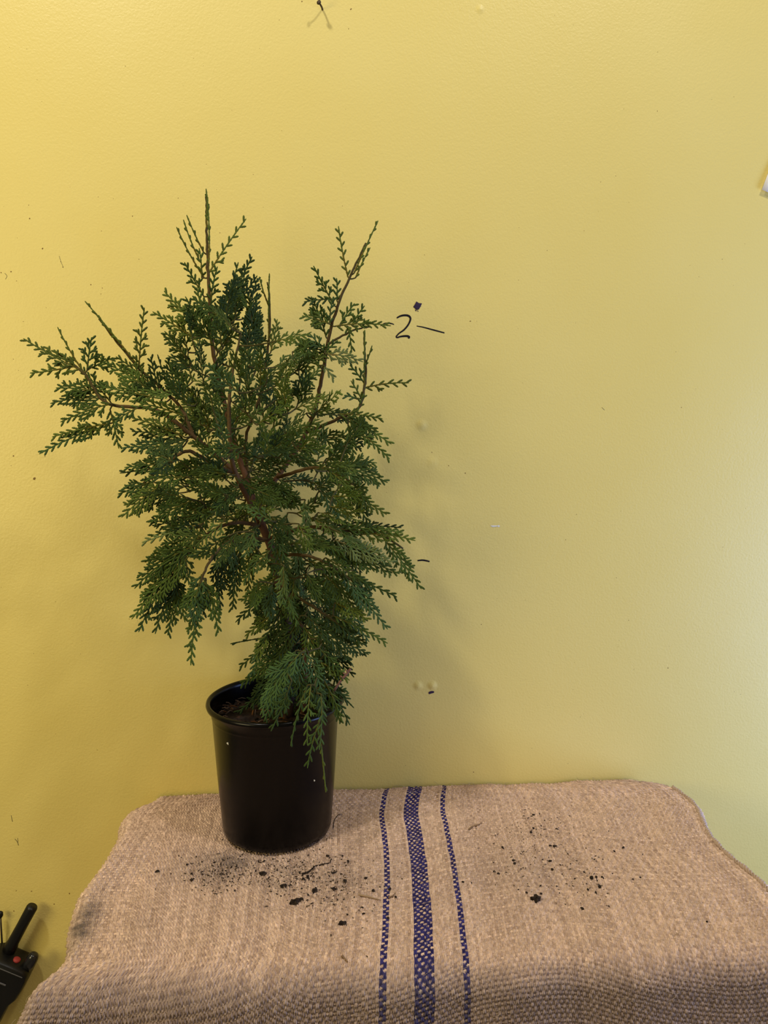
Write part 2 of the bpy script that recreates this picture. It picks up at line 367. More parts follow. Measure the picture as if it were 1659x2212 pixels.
# weave
dU = np.gradient(P3, axis=1); dV = np.gradient(P3, axis=0)
Nn = np.cross(dV, dU); Nn /= np.linalg.norm(Nn, axis=2)[:, :, None]+1e-12
if Nn[100, nu//2, 2] < 0: Nn = -Nn
PW, PF = .0031, .0043
wob = fbm(Ug, Vg, 160, 11)*.0006; wob2 = fbm(Ug, Vg, 190, 12)*.0006
skew = .45*np.clip(-Ug-.10, 0, .2)**1.3*3+.02*np.sin(Ug*14)
uu = (Ug+wob+.5)/PW; vv = (Vg+skew+wob2+.5)/PF
ci = np.floor(uu).astype(int); ri = np.floor(vv).astype(int); fu = uu-ci; fv = vv-ri
nci = ci.max()+2; nri = ri.max()+2
thw = .75+.5*NR.rand(nci); thf = .6+.6*NR.rand(nri); cellr = NR.rand(nri, nci)
par = ((ci+ri) % 2).astype(float)
warp_arch = .5+.5*np.cos(math.pi*(fv-.5)*1.0*2*.5)                  # 1 at the middle of the float
warp_lvl = np.where(par > .5, .25+.75*np.sin(math.pi*fv), .25*(1-np.sin(math.pi*fv)))
weft_lvl = np.where(par < .5, .12+.76*np.sin(math.pi*fu), .25*(1-np.sin(math.pi*fu)))
ply = np.abs(np.sin(2*math.pi*fu))**.9
ply = ply*(.75+.5*cellr[ri, ci])
wshape = np.clip(np.abs(np.sin(math.pi*np.clip((fv-.5)*1.45+.5, 0, 1))), 0, 1)**.6
hw = warp_lvl*.62+ply*.42*thw[ci]+.04
hf = weft_lvl*.52*thf[ri]+wshape*.34-.10-.10*(np.abs(fv-.5) > .30)
warp_on = hw > hf
h = np.maximum(hw, hf)
fib = np.repeat(NR.rand(nv//6+1, nu), 6, 0)[:nv]*.7+NR.rand(nv, nu)*.3; fib2 = np.repeat(NR.rand(nv, nu//6+1), 6, 1)[:, :nu]*.7+NR.rand(nv, nu)*.3
fib = np.where(warp_on, fib, fib2)
h = h+(fib-.5)*.40
fine = (Vg < VMAX_FINE)
P3 += Nn*((h-.5)*.0021)[:, :, None]
# colour: tan jute with per thread tint, blue warp threads in the stripes
r1 = NR.rand(nci); r2 = NR.rand(nri)
tw = (r1[ci]*.5+cellr[ri, ci]*.5); tf = (r2[ri]*.5+cellr[ri, (ci*7) % nci]*.5)
def mix(a, b, t): return a*(1-t)[..., None]+b*t[..., None]
ja, jb = np.array([.40, .268, .198]), np.array([.84, .62, .48])
cw = mix(ja, jb, tw); cf = mix(ja*1.05, jb*1.10, tf)
blue = (np.abs(Ug-Um) < .0118) | (np.abs(Ug-Ua) < .0031) | (np.abs(Ug-Ur) < .0031)
# stripes follow whole warp pairs
cu = (ci+.5)*PW-.5
blue = (np.abs(cu-Um) < .0090) | (np.abs(cu-Ua) < .0030) | (np.abs(cu-Ur) < .0030)
cb = mix(np.array([.018, .014, .080]), np.array([.045, .040, .20]), cellr[ri, ci])
cw = np.where(blue[..., None], cb, cw); 
cf = np.where(blue[..., None], cf*1.12, cf)
C = np.minimum(np.where(warp_on[..., None], cw, cf), .9)
C = C*(.66+.68*fib[..., None])
# front drop: grey grime with its bluish shade painted in; dusty earth under the two spills
def spot(px, py, rx, ry, amt):
    c = atZ(px, py); return amt*np.exp(-(((P3[..., 0]-c[0])/rx)**2+((P3[..., 1]-c[1])/ry)**2))
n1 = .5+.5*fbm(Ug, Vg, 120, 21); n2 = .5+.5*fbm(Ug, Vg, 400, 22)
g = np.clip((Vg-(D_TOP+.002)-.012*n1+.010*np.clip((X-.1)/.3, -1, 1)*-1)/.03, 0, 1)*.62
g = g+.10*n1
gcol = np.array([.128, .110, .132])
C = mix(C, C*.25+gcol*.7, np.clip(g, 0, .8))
dirt = spot(500, 1860, .05, .028, .42)+spot(690, 1900, .075, .04, .34)+spot(455, 1880, .04, .03, .30)+spot(1120, 1880, .07, .045, .22)+spot(180, 1995, .014, .040, .95)+spot(330, 2000, .09, .05, .10)+spot(1385, 1690, .02, .01, .4)
dirt = dirt*(.35+.8*n1*n2+.3*NR.rand(nv, nu))
C = mix(C, np.array([.075, .062, .055])*np.ones_like(C), np.clip(dirt, 0, .9))
idx = np.arange(nu*nv).reshape(nv, nu)
F = np.stack([idx[:-1, :-1], idx[1:, :-1], idx[1:, 1:], idx[:-1, 1:]], -1).reshape(-1, 4)
cloth = empty('burlap_cloth', ((XL0+XR0)/2, (YF+WALL_Y)/2, TABLE_Z))
tag(cloth, 'brown woven burlap cloth with three blue stripes draped over the table', 'cloth')
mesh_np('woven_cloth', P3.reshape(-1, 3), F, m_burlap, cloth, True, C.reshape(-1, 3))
GX, GY, GZ = P3[::6, ::6, 0].ravel(), P3[::6, ::6, 1].ravel(), P3[::6, ::6, 2].ravel()
def cz(x, y):
    i = np.argmin((GX-x)**2+(GY-y)**2+(GZ < TABLE_Z-.03)*1.); return float(GZ[i])
# hem along the right edge: a twisted braid
iR = np.searchsorted(U_all, UR+.004); hp = P3[60::20, iR, :][P3[60::20, iR, 1] > YF+.06]
hp = catmull(hp[::2], 8); T_, N_, B_ = frames(hp); sarc = np.concatenate([[0], np.cumsum(np.linalg.norm(np.diff(hp, axis=0), axis=1))])
mb = MB()
for ph in (0, 2.09, 4.19):
    a = sarc/.012*2*math.pi+ph; q = hp+np.array([.0006, 0, .0008])+(N_*np.cos(a)[:, None]+B_*np.sin(a)[:, None])*.0016
    V, F_ = tube(q, .0014+.0005*np.sin(np.arange(len(q))*.7), 6); mb.add(V, F_, (.46, .34, .26))
tag(mb.build('hem_stitching', m_burlap, cloth), 'thick braided hem along the right edge')
# loose fibres standing out of the weave
mb = MB()
for k in range(1500):
    i = R.randrange(5, nv-70) if k > 200 else R.randrange(0, 12); j = R.randrange(40, nu-40)
    if k > 1150: j = R.choice([R.randrange(35, 75), nu-R.randrange(35, 75)])
    p = P3[i, j]; n = Nn[i, j]; L = R.uniform(.003, .011); d = np.array([R.gauss(0, 1), R.gauss(0, .6), R.gauss(0, .3)]); d -= n*d.dot(n); d /= np.linalg.norm(d)+1e-9
    hh = R.uniform(.2, 1.)*L*.35
    q = [p, p+d*L*.35+n*hh, p+d*L*.7+n*hh*R.uniform(.5, 1.3)+np.array([R.gauss(0, .0006), 0, 0]), p+d*L+n*hh*R.uniform(-.1, .9)]
    V, F_ = tube(catmull(q, 2), .00013, 3, caps=False); c = R.uniform(.6, 1.15); mb.add(V, F_, (.55*c, .42*c, .30*c))
tag(mb.build('loose_fibres', m_burlap, cloth), kind='stuff')

# ---------------------------------------------------------------- pot
PC = atZ(600, 1786); PC[2] = TABLE_Z + .0022
Y0 = PC[1]
rimL, rimR = atY(445, 1525, Y0), atY(746, 1490, Y0)
RR = (rimR[0]-rimL[0])/2*.985
RB = (atY(718, 1795, Y0)[0]-atY(483, 1795, Y0)[0])/2
PH = atY(597, 1506, Y0)[2]-PC[2]
print('POT', PC, 'rim r', RR, 'base r', RB, 'h', PH, 'wall', WALL_Y, 'Yf', YF)
plant = empty('potted_conifer', PC)
tag(plant, 'bushy green conifer sapling in a black plastic nursery pot on the burlap', 'potted plant')
rw = RR-.0055
pr = [(0, .004), (RB*.80, .004), (RB*.84, .0), (RB*.93, .0), (RB*.985, .003), (RB, .009), (RB+(rw-RB)*.45, PH*.45), (RB+(rw-RB)*.86, PH-.020), (RB+(rw-RB)*.88, PH-.0195), (rw-.0005, PH-.017), (rw+.0002, PH-.008),
      (rw+.0012, PH-.0072), (RR-.0008, PH-.0060), (RR, PH-.0035), (RR-.0006, PH-.0010), (RR-.0022, PH), (RR-.0042, PH-.0004), (RR-.0058, PH-.0025), (RR-.0065, PH-.006), (RR-.0085, PH-.03), (RR-.011, PH-.06)]
V, F = lathe(pr, PC, 128); mesh_np('pot', V, F, m_pot, plant)
# paint flecks on the pot
def potpt(px, py):
    Yb = Y0-RR*.8
    for _ in range(12):
        p = atY(px, py, Yb); zz = p[2]-PC[2]; rr = RB+(rw-RB)*zz/PH; dx = p[0]-PC[0]; Yb = Y0-math.sqrt(max(rr*rr-dx*dx, 1e-6))
    return atY(px, py, Yb-.0004)
for i, (x, y, r) in enumerate([(492, 1606, .0017), (502, 1570, .0009), (679, 1686, .0012)]):
    V, F = blob(potpt(x, y), r, .2, i+60, 8, .7, .4); tag(mesh_np('paint_fleck', V, F, m_chip, plant), ['larger pale fleck near the left side of the pot', 'pale fleck just under the rim', 'tiny pale fleck low on the right of the pot'][i])
# soil
SZ = PC[2]+PH-.022; V = []; C = []; K = 110; rs = RR-.008
NX = 120; grid = {}; F = []
for i in range(NX):
    for j in range(NX):
        x = (i/(NX-1)*2-1)*rs; y = (j/(NX-1)*2-1)*rs
        if x*x+y*y > rs*rs: continue
        q = Vector((x*90, y*90, 0)); hgt = noise.fractal(q, .8, 2.2, 4)*.0035+noise.noise(q*.3)*.004
        c = noise.noise(Vector((x*240, y*240, 3))); c2 = max(0, noise.noise(Vector((x*150, y*150, 9))))
        base = np.array([.030, .021, .018])*(1+.7*c)+np.array([.16, .06, .015])*c2*.8*(1 if y < 0 else .3)
        grid[(i, j)] = len(V); V.append((PC[0]+x, PC[1]+y, SZ+hgt-.002)); C.append(np.clip(base, .004, 1))
for (i, j), a in grid.items():
    q = [(i, j), (i+1, j), (i+1, j+1), (i, j+1)]
    if all(k in grid for k in q): F.append(tuple(grid[k] for k in q))
mesh_np('soil', V, F, m_soil, plant, True, np.array(C))
mb = MB()
for k in range(170):
    a = R.random()*6.283; r = rs*math.sqrt(R.random())*.95; p = np.array([PC[0]+r*math.cos(a), PC[1]+r*math.sin(a), SZ+R.uniform(0, .004)])
    d = np.array([R.gauss(0, 1), R.gauss(0, 1), R.gauss(0, .25)]); d /= np.linalg.norm(d); L = R.uniform(.003, .013)
    V, F = tube([p-d*L/2, p+np.array([0, 0, .001]), p+d*L/2], [R.uniform(.0004, .0014)]*3, 5, .5)
    c = R.choice([(.06, .035, .025), (.11, .07, .05), (.24, .10, .03), (.30, .19, .12), (.03, .02, .015), (.16, .12, .10)]); mb.add(V, F, c)
tag(mb.build('bark_chips', m_soil, plant), kind='stuff')

# ---------------------------------------------------------------- the conifer
def Q(x, y, dy=0.): return atY(x, y, Y0+dy)
PX = .00055
class Ribbons:
    """scale leaf twiglets as lumpy flattened tapering rods, generated in batches"""
    def __init__(s): s.a = []
    def add(s, p0, p1, p2, n, w, c): s.a.append((p0, p1, p2, n, w, c))
    def mesh(s):
        if not s.a: return None
        n_ = len(s.a)
        p0 = np.array([a[0] for a in s.a]); p1 = np.array([a[1] for a in s.a]); p2 = np.array([a[2] for a in s.a])
        nn = np.array([a[3] for a in s.a]); w = np.array([a[4] for a in s.a]); c = np.array([a[5] for a in s.a])
        Ls = np.linalg.norm(p2-p0, axis=1)
        K = 9; ts = np.array([0, .13, .26, .40, .53, .67, .80, .92, 1.0]); lump = np.array([.60, .95, .74, 1.08, .78, 1.06, .78, .72, .16])
        Vs = []; Cs = []
        for k, t_ in enumerate(ts):
            P = p0*(1-t_)**2+2*p1*t_*(1-t_)+p2*t_*t_
            T = 2*(1-t_)*(p1-p0)+2*t_*(p2-p1); T /= np.linalg.norm(T, axis=1)[:, None]+1e-12
            B = np.cross(T, nn); B /= np.linalg.norm(B, axis=1)[:, None]+1e-12; N2 = np.cross(B, T)
            r = (w*lump[k]*.5)[:, None]
            Vs += [P+B*r, P+N2*r*.42, P-B*r, P-N2*r*.42]
            for _ in range(4): Cs.append(c*(.92+.20*t_))
        V = np.stack(Vs, 1).reshape(-1, 3); C = np.stack(Cs, 1).reshape(-1, 3)
        base = (np.arange(n_)*4*K)[:, None]
        q = [[k*4+j, k*4+(j+1) % 4, (k+1)*4+(j+1) % 4, (k+1)*4+j] for k in range(K-1) for j in range(4)]+[[(K-1)*4+3, (K-1)*4+2, (K-1)*4+1, (K-1)*4]]
        q = np.array(q); F = (base[:, :, None]+q[None]).reshape(-1, 4)
        return V, F, C
def nrm(v): return v/(np.linalg.norm(v)+1e-12)
GREENS = [(.052, .084, .013), (.041, .070, .011), (.068, .106, .018), (.052, .088, .020), (.082, .114, .018), (.032, .056, .011)]
def spray(rb, p0, p1, W, n, sag=.12, thin=1., colr=None, start=.08, rng=R, long_tip=0.):
    """flat fan: axis p0->p1, side shoots alternate left and right in the plane whose normal is n"""
    W = W*1.22
    ax = p1-p0; L = np.linalg.norm(ax); d = ax/L; n = nrm(n-d*np.dot(n, d)); side = np.cross(d, n)
    ctrl = (p0+p1)/2+np.array([0, 0, L*sag])+side*rng.uniform(-.06, .06)*L
    c0 = np.array(colr if colr is not None else rng.choice(GREENS))*rng.uniform(.85, 1.2)
    def bez(t): return p0*(1-t)**2+2*ctrl*t*(1-t)+p1*t*t
    def tan(t): return nrm(2*(1-t)*(ctrl-p0)+2*t*(p1-ctrl))
    m = max(2, int(L/.011)); ts = np.linspace(0, 1, m+1)
    for a, b in zip(ts[:-1], ts[1:]):
        A, B_ = bez(a), bez(min(1, b+.02)); w = (.0021-.0004*b) if L > .02 else .0021
        cc = c0*(1.05+.15*b) if a > .25 or L < .03 else c0*np.array([1.7, 1.05, .9])
        rb.add(A, bez((a+b)/2), B_, n, w, cc)
    sp = .0040/thin; k = 0; s = L*start
    while s < L-.003:
        t_ = s/L; T = tan(t_); sd = np.cross(T, n); sg = 1 if k % 2 == 0 else -1
        prof_ = min(1., .45+2.4*t_)*(1-t_)**.62
        if long_tip: prof_ *= 1 if t_ < 1-long_tip else .25
        l = max(.0065 if thin > .6 else .0042, W*prof_*rng.uniform(.78, 1.15))
        ang = math.radians((rng.uniform(36, 50) if thin > .6 else rng.uniform(20, 34))-8*t_); D = nrm(T*math.cos(ang)+sd*sg*math.sin(ang)+n*rng.uniform(-.16, .16))
        A = bez(t_)
        E = A+D*l+T*l*.12+np.array([0, 0, -.10*l])
        Cc = A+D*l*.55
        cc = c0*rng.uniform(.88, 1.14)
        rb.add(A, Cc, E, n, .0024, cc)
        if l > .0085:
            s2 = .0035; kk = rng.randint(0, 1); D2 = nrm(E-A); sd2 = np.cross(D2, n)
            while s2 < l-.0025:
                u_ = s2/l; P_ = A*(1-u_)**2+2*Cc*u_*(1-u_)+E*u_*u_; sg2 = 1 if kk % 2 else -1
                l2 = max(.0050, (l-s2)*rng.uniform(.62, .82)); l2 = min(l2, .0135)
                a2 = math.radians(rng.uniform(30, 44)); D3 = nrm(D2*math.cos(a2)+sd2*sg2*math.sin(a2)+n*rng.uniform(-.15, .15))
                rb.add(P_, P_+D3*l2*.5, P_+D3*l2+D2*l2*.12, n, .0023, cc*rng.uniform(.9, 1.12))
                s2 += .0024; kk += 1
        s += sp*rng.uniform(.85, 1.15)*.92; k += 1

paths = {
 'trunk': ([(628, 1545, 0), (630, 1430, 0), (622, 1350, 0), (604, 1270, .0), (592, 1200, .0), (566, 1135, .0), (543, 1070, .0)], .0058, .0044),
 'left_stem': ([(543, 1070, 0), (512, 970, .005), (482, 860, 0), (458, 740, -.01), (453, 640, -.012), (448, 560, -.012), (446, 480, -.012), (445, 425, -.012)], .0034, .0008),
 'right_stem': ([(552, 1100, 0), (598, 1032, .012), (645, 965, .018), (680, 885, .015), (698, 800, .01), (712, 720, .005), (732, 655, 0), (762, 585, -.005), (790, 525, -.005)], .0031, .0010),
 'middle_stem': ([(545, 1080, 0), (530, 960, .03), (560, 860, .035), (578, 760, .03), (583, 690, .02), (581, 630, .018), (578, 610, .018)], .0020, .0008),
 'front_stem': ([(560, 1125, -.005), (505, 1010, -.05), (495, 900, -.06), (500, 820, -.055), (520, 720, -.05)], .0030, .0010),
 'left_limb': ([(530, 1045, 0), (470, 985, .0), (420, 945, -.01), (375, 908, -.02), (330, 884, -.02), (250, 876, -.02), (215, 858, -.02), (188, 815, -.02), (150, 780, -.02), (120, 760, -.02)], .0028, .0009),
 'left_upper': ([(420, 945, -.01), (390, 880, .01), (345, 835, .01), (300, 795, .01), (250, 735, .01), (215, 690, .01)], .0022, .0008),
 'left_mid': ([(500, 1020, 0), (440, 990, -.03), (400, 975, -.04), (350, 1010, -.04), (305, 1050, -.04), (285, 1090, -.04)], .0024, .0010),
 'left_low': ([(565, 1135, 0), (500, 1130, -.03), (440, 1160, -.05), (395, 1205, -.055), (365, 1260, -.055)], .0024, .0010),
 'left_down': ([(580, 1165, 0), (510, 1165, -.055), (470, 1190, -.07), (440, 1240, -.075), (428, 1300, -.075)], .0022, .0010),
 'right_low': ([(580, 1165, 0), (660, 1140, -.02), (740, 1145, -.03), (820, 1155, -.035), (870, 1185, -.035)], .0026, .0010),
 'right_drop': ([(592, 1200, 0), (660, 1200, -.045), (720, 1225, -.055), (780, 1270, -.055)], .0022, .0009),
 'right_mid': ([(598, 1032, .012), (680, 1010, -.03), (740, 1030, -.04), (790, 1070, -.04)], .0022, .0009),
 'right_upper': ([(660, 935, .018), (730, 905, .0), (775, 880, -.01), (790, 820, -.01), (788, 760, -.01), (786, 715, -.01)], .0020, .0008),
 'second_stem': ([(655, 1540, -.012), (660, 1440, -.02), (652, 1360, -.02), (632, 1310, -.015), (606, 1255, -.004)], .0032, .0024),
 'right_leaf': ([(705, 745, .005), (760, 715, .0), (800, 705, .0)], .0014, .0008),
 'back_stem': ([(545, 1080, 0), (500, 990, .06), (520, 880, .07), (560, 780, .06)], .0026, .0010),
 'low_right': ([(604, 1270, 0), (660, 1300, -.035), (720, 1340, -.045), (760, 1370, -.045)], .0020, .0009),
}
bark1, bark2 = np.array([.15, .060, .026]), np.array([.070, .045, .035])
PATH3 = {}
for k, (pts, r0, r1) in paths.items():
    P = catmull([Q(*p) for p in pts], 8); P += NR.randn(*P.shape)*.0003; r = np.linspace(r0, r1, len(P)); PATH3[k] = (P, r)
allP = np.concatenate([v[0] for v in PATH3.values()]); allK = np.concatenate([[i]*len(v[0]) for i, v in enumerate(PATH3.values())]); allR = np.concatenate([v[1] for v in PATH3.values()])
KN = list(PATH3.keys())
# traced sprays: x0,y0,x1,y1, half width px, depth offset, tilt, options
T = []
def t_(x0, y0, x1, y1, w, dy=0., tilt=0., thin=1., sag=.06, c=None, lt=0., dy2=None): T.append((x0, y0, x1, y1, w, dy, tilt, thin, sag, c, lt, dy2))
OL = (.078, .104, .017); DK = (.022, .040, .009); BL = (.050, .092, .025); PALE = (.115, .145, .045)
# crown tips
t_(449, 600, 445, 407, 7, -.012, 0, .35, 0, OL); t_(447, 500, 449, 425, 4, -.012, 0, .3, 0, OL)
t_(441, 600, 381, 490, 9, -.01, .2, .45, -.02, OL); t_(430, 560, 396, 474, 8, -.01, .2, .4, 0, OL); t_(440, 545, 403, 464, 6, -.01, .2, .4, 0, OL)
t_(450, 592, 532, 472, 15, -.012, 0, .62, -.03, OL); t_(440, 640, 398, 566, 17, -.01, 0, 1); t_(436, 600, 430, 535, 9, -.01, 0, .8)
t_(455, 660, 470, 575, 18, -.02); t_(470, 700, 515, 566, 16, -.02, .3, .7); t_(480, 700, 545, 554, 26, -.02, 0, 1); t_(490, 690, 556, 595, 20, -.01, .3); t_(505, 690, 530, 580, 20, .0)
t_(581, 735, 582, 590, 5, .018, 0, .22, 0, OL); t_(580, 660, 560, 597, 4, .018, 0, .3, 0, OL)
t_(440, 720, 354, 628, 26, -.02, .1); t_(420, 730, 329, 673, 22, -.02, .1); t_(400, 770, 355, 715, 24, -.02); t_(420, 800, 362, 768, 26, 0); t_(470, 760, 400, 640, 30, -.03); t_(440, 700, 425, 620, 24, -.03)
t_(530, 760, 556, 640, 28, -.02, .4); t_(520, 790, 560, 700, 30, -.01); t_(555, 780, 560, 680, 20, .03)
# left limb
t_(185, 805, 50, 731, 24, -.02, 0, .9, .03, OL); t_(165, 790, 64, 806, 18, -.02, .2, .8, .02); t_(178, 800, 124, 706, 13, -.02, .1, .55, 0, OL)
t_(188, 800, 198, 728, 24, -.02, -.1); t_(196, 795, 245, 772, 22, -.015, 0); t_(205, 845, 120, 838, 28, -.02); t_(228, 862, 108, 872, 27, -.02); t_(240, 872, 130, 912, 24, -.03, 0, 1, .05)
t_(240, 870, 178, 800, 24, -.01, .2); t_(238, 885, 257, 970, 24, -.02, 0, 1, .06); t_(232, 920, 84, 981, 22, -.02, .1, 1, .09, BL); t_(235, 915, 112, 944, 18, -.02, .3, 1, .09)
t_(305, 800, 183, 650, 5, .01, 0, .45, -.01, OL); t_(262, 745, 203, 672, 5, .01, 0, .5, 0, OL); t_(300, 800, 312, 664, 21, .01, 0, .75, 0, OL)
t_(330, 850, 205, 775, 26, .0, .1); t_(335, 840, 250, 770, 24, .01); t_(340, 860, 195, 830, 27, -.01); t_(300, 880, 246, 915, 20, -.03); t_(350, 870, 325, 770, 24, .0, .2); t_(370, 860, 340, 765, 12, .01, .2, .6, 0, DK)
t_(385, 860, 362, 775, 26, .0); t_(350, 850, 270, 840, 28, .0); t_(400, 900, 300, 870, 28, -.03, .3)
t_(400, 945, 283, 902, 26, -.02); t_(400, 950, 284, 932, 26, -.01, .2); t_(395, 975, 262, 968, 26, -.04, .2, 1, .05, BL); t_(370, 1000, 268, 1010, 28, -.04, .3); t_(350, 1010, 258, 1022, 15, -.04, 0, .8, 0, DK)
t_(330, 1040, 254, 1068, 24, -.04); t_(345, 1050, 262, 1118, 30, -.05, .1); t_(400, 1050, 290, 1110, 30, -.04, .2); t_(420, 1080, 325, 1130, 30, -.05)
t_(440, 1130, 306, 1172, 14, -.05, 0, .8, .02, PALE); t_(430, 1140, 325, 1160, 24, -.04)
t_(440, 1160, 312, 1215, 34, -.055, .1, 1, .08); t_(420, 1180, 290, 1272, 36, -.06, .2, 1, .1); t_(410, 1200, 284, 1338, 36, -.06, .2, 1, .12); t_(380, 1235, 299, 1366, 28, -.055, 0, 1, .08, BL); t_(390, 1240, 335, 1370, 28, -.05, .2, 1, .08); t_(385, 1240, 362, 1373, 28, -.05, 0, 1, .05); t_(380, 1250, 400, 1345, 24, -.05, .2)
t_(400, 1200, 408, 1265, 22, -.06); t_(440, 1260, 392, 1318, 26, -.075); t_(436, 1240, 415, 1350, 30, -.075, 0, 1, .03, BL); t_(440, 1250, 472, 1368, 26, -.075, .1, 1, .05); t_(432, 1290, 412, 1438, 21, -.075, 0, .9, .02); t_(445, 1250, 438, 1330, 28, -.07)
t_(470, 1190, 477, 1318, 27, -.03, 0, .8, 0, DK); t_(520, 1180, 502, 1318, 26, -.02, .2, 1, .03); t_(500, 1190, 470, 1290, 26, .0, .2, 1, 0, DK); t_(550, 1170, 535, 1290, 24, .02, .3)
# right stem
t_(765, 590, 817, 476, 6, -.005, 0, .5, -.02, OL); t_(768, 600, 800, 534, 9, -.005, 0, .6, -.02, OL); t_(752, 600, 731, 488, 15, -.005, .1, .75, .0, OL)
t_(722, 660, 677, 574, 19, 0, 0, .9); t_(728, 650, 727, 600, 15, 0); t_(715, 645, 656, 652, 15, 0, .2); t_(712, 700, 652, 682, 24, .0, .1); t_(705, 730, 672, 640, 26, .005, .2); t_(700, 760, 668, 720, 22, .0); t_(712, 700, 720, 640, 14, 0)
t_(722, 705, 845, 704, 20, 0, 0, .9, .03); t_(760, 702, 788, 660, 15, 0); t_(735, 700, 766, 655, 17, 0); t_(752, 706, 760, 762, 13, .0, 0, .9); t_(780, 706, 798, 690, 12)
t_(705, 765, 785, 782, 22, -.01, .3, 1, .06, PALE); t_(700, 790, 722, 818, 16, -.01, .2, 1, 0, PALE); t_(702, 760, 730, 735, 14, .0); t_(690, 790, 640, 730, 26, .0)
t_(786, 850, 788, 712, 4, -.01, 0, .3, 0, OL); t_(788, 790, 804, 746, 4, -.01, 0, .5, 0, OL); t_(788, 830, 755, 788, 14, -.01)
t_(786, 838, 884, 827, 17, -.01, 0, .75, .03, OL); t_(780, 860, 758, 822, 12, -.01); t_(772, 862, 743, 854, 14, -.01); t_(775, 880, 786, 850, 8, -.01, 0, .7)
t_(730, 895, 827, 905, 18, -.01, .2); t_(740, 900, 815, 930, 22, -.01); t_(752, 910, 846, 960, 18, -.01, 0); t_(770, 930, 842, 992, 15, -.015); t_(752, 920, 764, 985, 16, -.01)
t_(720, 1010, 838, 1043, 34, -.04, .1); t_(740, 1000, 815, 1000, 22, -.03, .3); t_(740, 1040, 800, 1085, 28, -.04); t_(730, 1050, 836, 1112, 26, -.04, .1); t_(760, 1070, 798, 1140, 20, -.04); t_(690, 1060, 760, 1120, 30, -.05, .2, 1, .03, BL); t_(700, 1000, 760, 960, 30, -.03)
t_(700, 1145, 868, 1140, 22, -.02, .4, .9, .04, DK); t_(700, 1150, 872, 1152, 20, -.035, .2); t_(770, 1155, 898, 1168, 22, -.035); t_(830, 1165, 911, 1273, 26, -.035, 0, 1, .10); t_(720, 1165, 850, 1215, 32, -.045, .1, 1, .03, PALE); t_(690, 1170, 864, 1240, 34, -.04, .1, 1, .06)
t_(720, 1235, 858, 1290, 12, -.055, .1, .9, .04); t_(760, 1230, 800, 1320, 30, -.05, 0, 1, .04, BL); t_(740, 1240, 838, 1360, 26, -.055, 0, 1, .12, BL); t_(700, 1240, 790, 1345, 34, -.05, .2, 1, .06); t_(660, 1240, 760, 1340, 32, -.03, .2)
t_(720, 1330, 838, 1395-5, 14, -.045, .2); t_(700, 1330, 784, 1396, 22, -.045); t_(660, 1330, 757, 1430, 26, -.045, .1); t_(690, 1380, 740, 1470, 20, -.045)
# lower column
t_(600, 1245, 520, 1300, 26, -.02); t_(610, 1270, 508, 1345, 28, -.025, .2); t_(600, 1320, 528, 1375, 20, -.02); t_(590, 1375, 497, 1391, 4, -.02, 0, .3, .03, DK)
t_(620, 1300, 560, 1400, 26, -.03, .3); t_(640, 1360, 517, 1442, 24, -.025, .3); t_(640, 1390, 520, 1478, 26, -.03, .3); t_(650, 1330, 590, 1440, 26, -.04, .1, 1, .06); t_(610, 1280, 655, 1380, 26, -.03, .2); t_(655, 1350, 700, 1440, 28, -.04)
t_(610, 1440, 540, 1530, 34, -.03, .2, 1, .05, DK); t_(640, 1440, 512, 1540, 26, -.03, .4, 1, .06, DK); t_(600, 1450, 570, 1560, 26, -.05, .2, 1, .04, BL)
t_(650, 1410, 562, 1545, 36, -.08, 0, 1, .08, BL); t_(640, 1405, 605, 1480, 24, -.07, .2, 1, .05, BL); t_(660, 1400, 640, 1480, 24, -.07, .1, 1, .04, BL); t_(665, 1410, 700, 1510, 24, -.065, .1, 1, .04, BL); t_(630, 1470, 585, 1600-20, 20, -.085, .1, .8, .05)
t_(690, 1400, 742, 1462, 18, -.05); t_(690, 1430, 756, 1515-45, 20, -.05, .2)
t_(665, 1480, 628, 1612, 13, -.082, .2, .55, .10, BL); t_(672, 1480, 664, 1610, 18, -.086, .3, .8, .05); t_(680, 1480, 700, 1560, 22, -.08, .1, 1, .03); t_(690, 1560, 664, 1660, 15, -.092, .2, .7, .06); t_(688, 1560, 704, 1712, 4, -.090, 0, .28, .0, OL); t_(694, 1500, 690, 1620, 14, -.088, .2, .7)
t_(700, 1480, 765, 1530, 4, -.05, 0, .3, .16, DK); t_(712, 1480, 756, 1567, 9, -.055, .1, .7, .06); t_(700, 1470, 740, 1560, 14, -.06, .2, .7, .04); t_(720, 1500, 735, 1570-6, 10, -.06); t_(720, 1460, 750, 1440+20, 10, -.05, 0, .8)
n_traced = len(T)
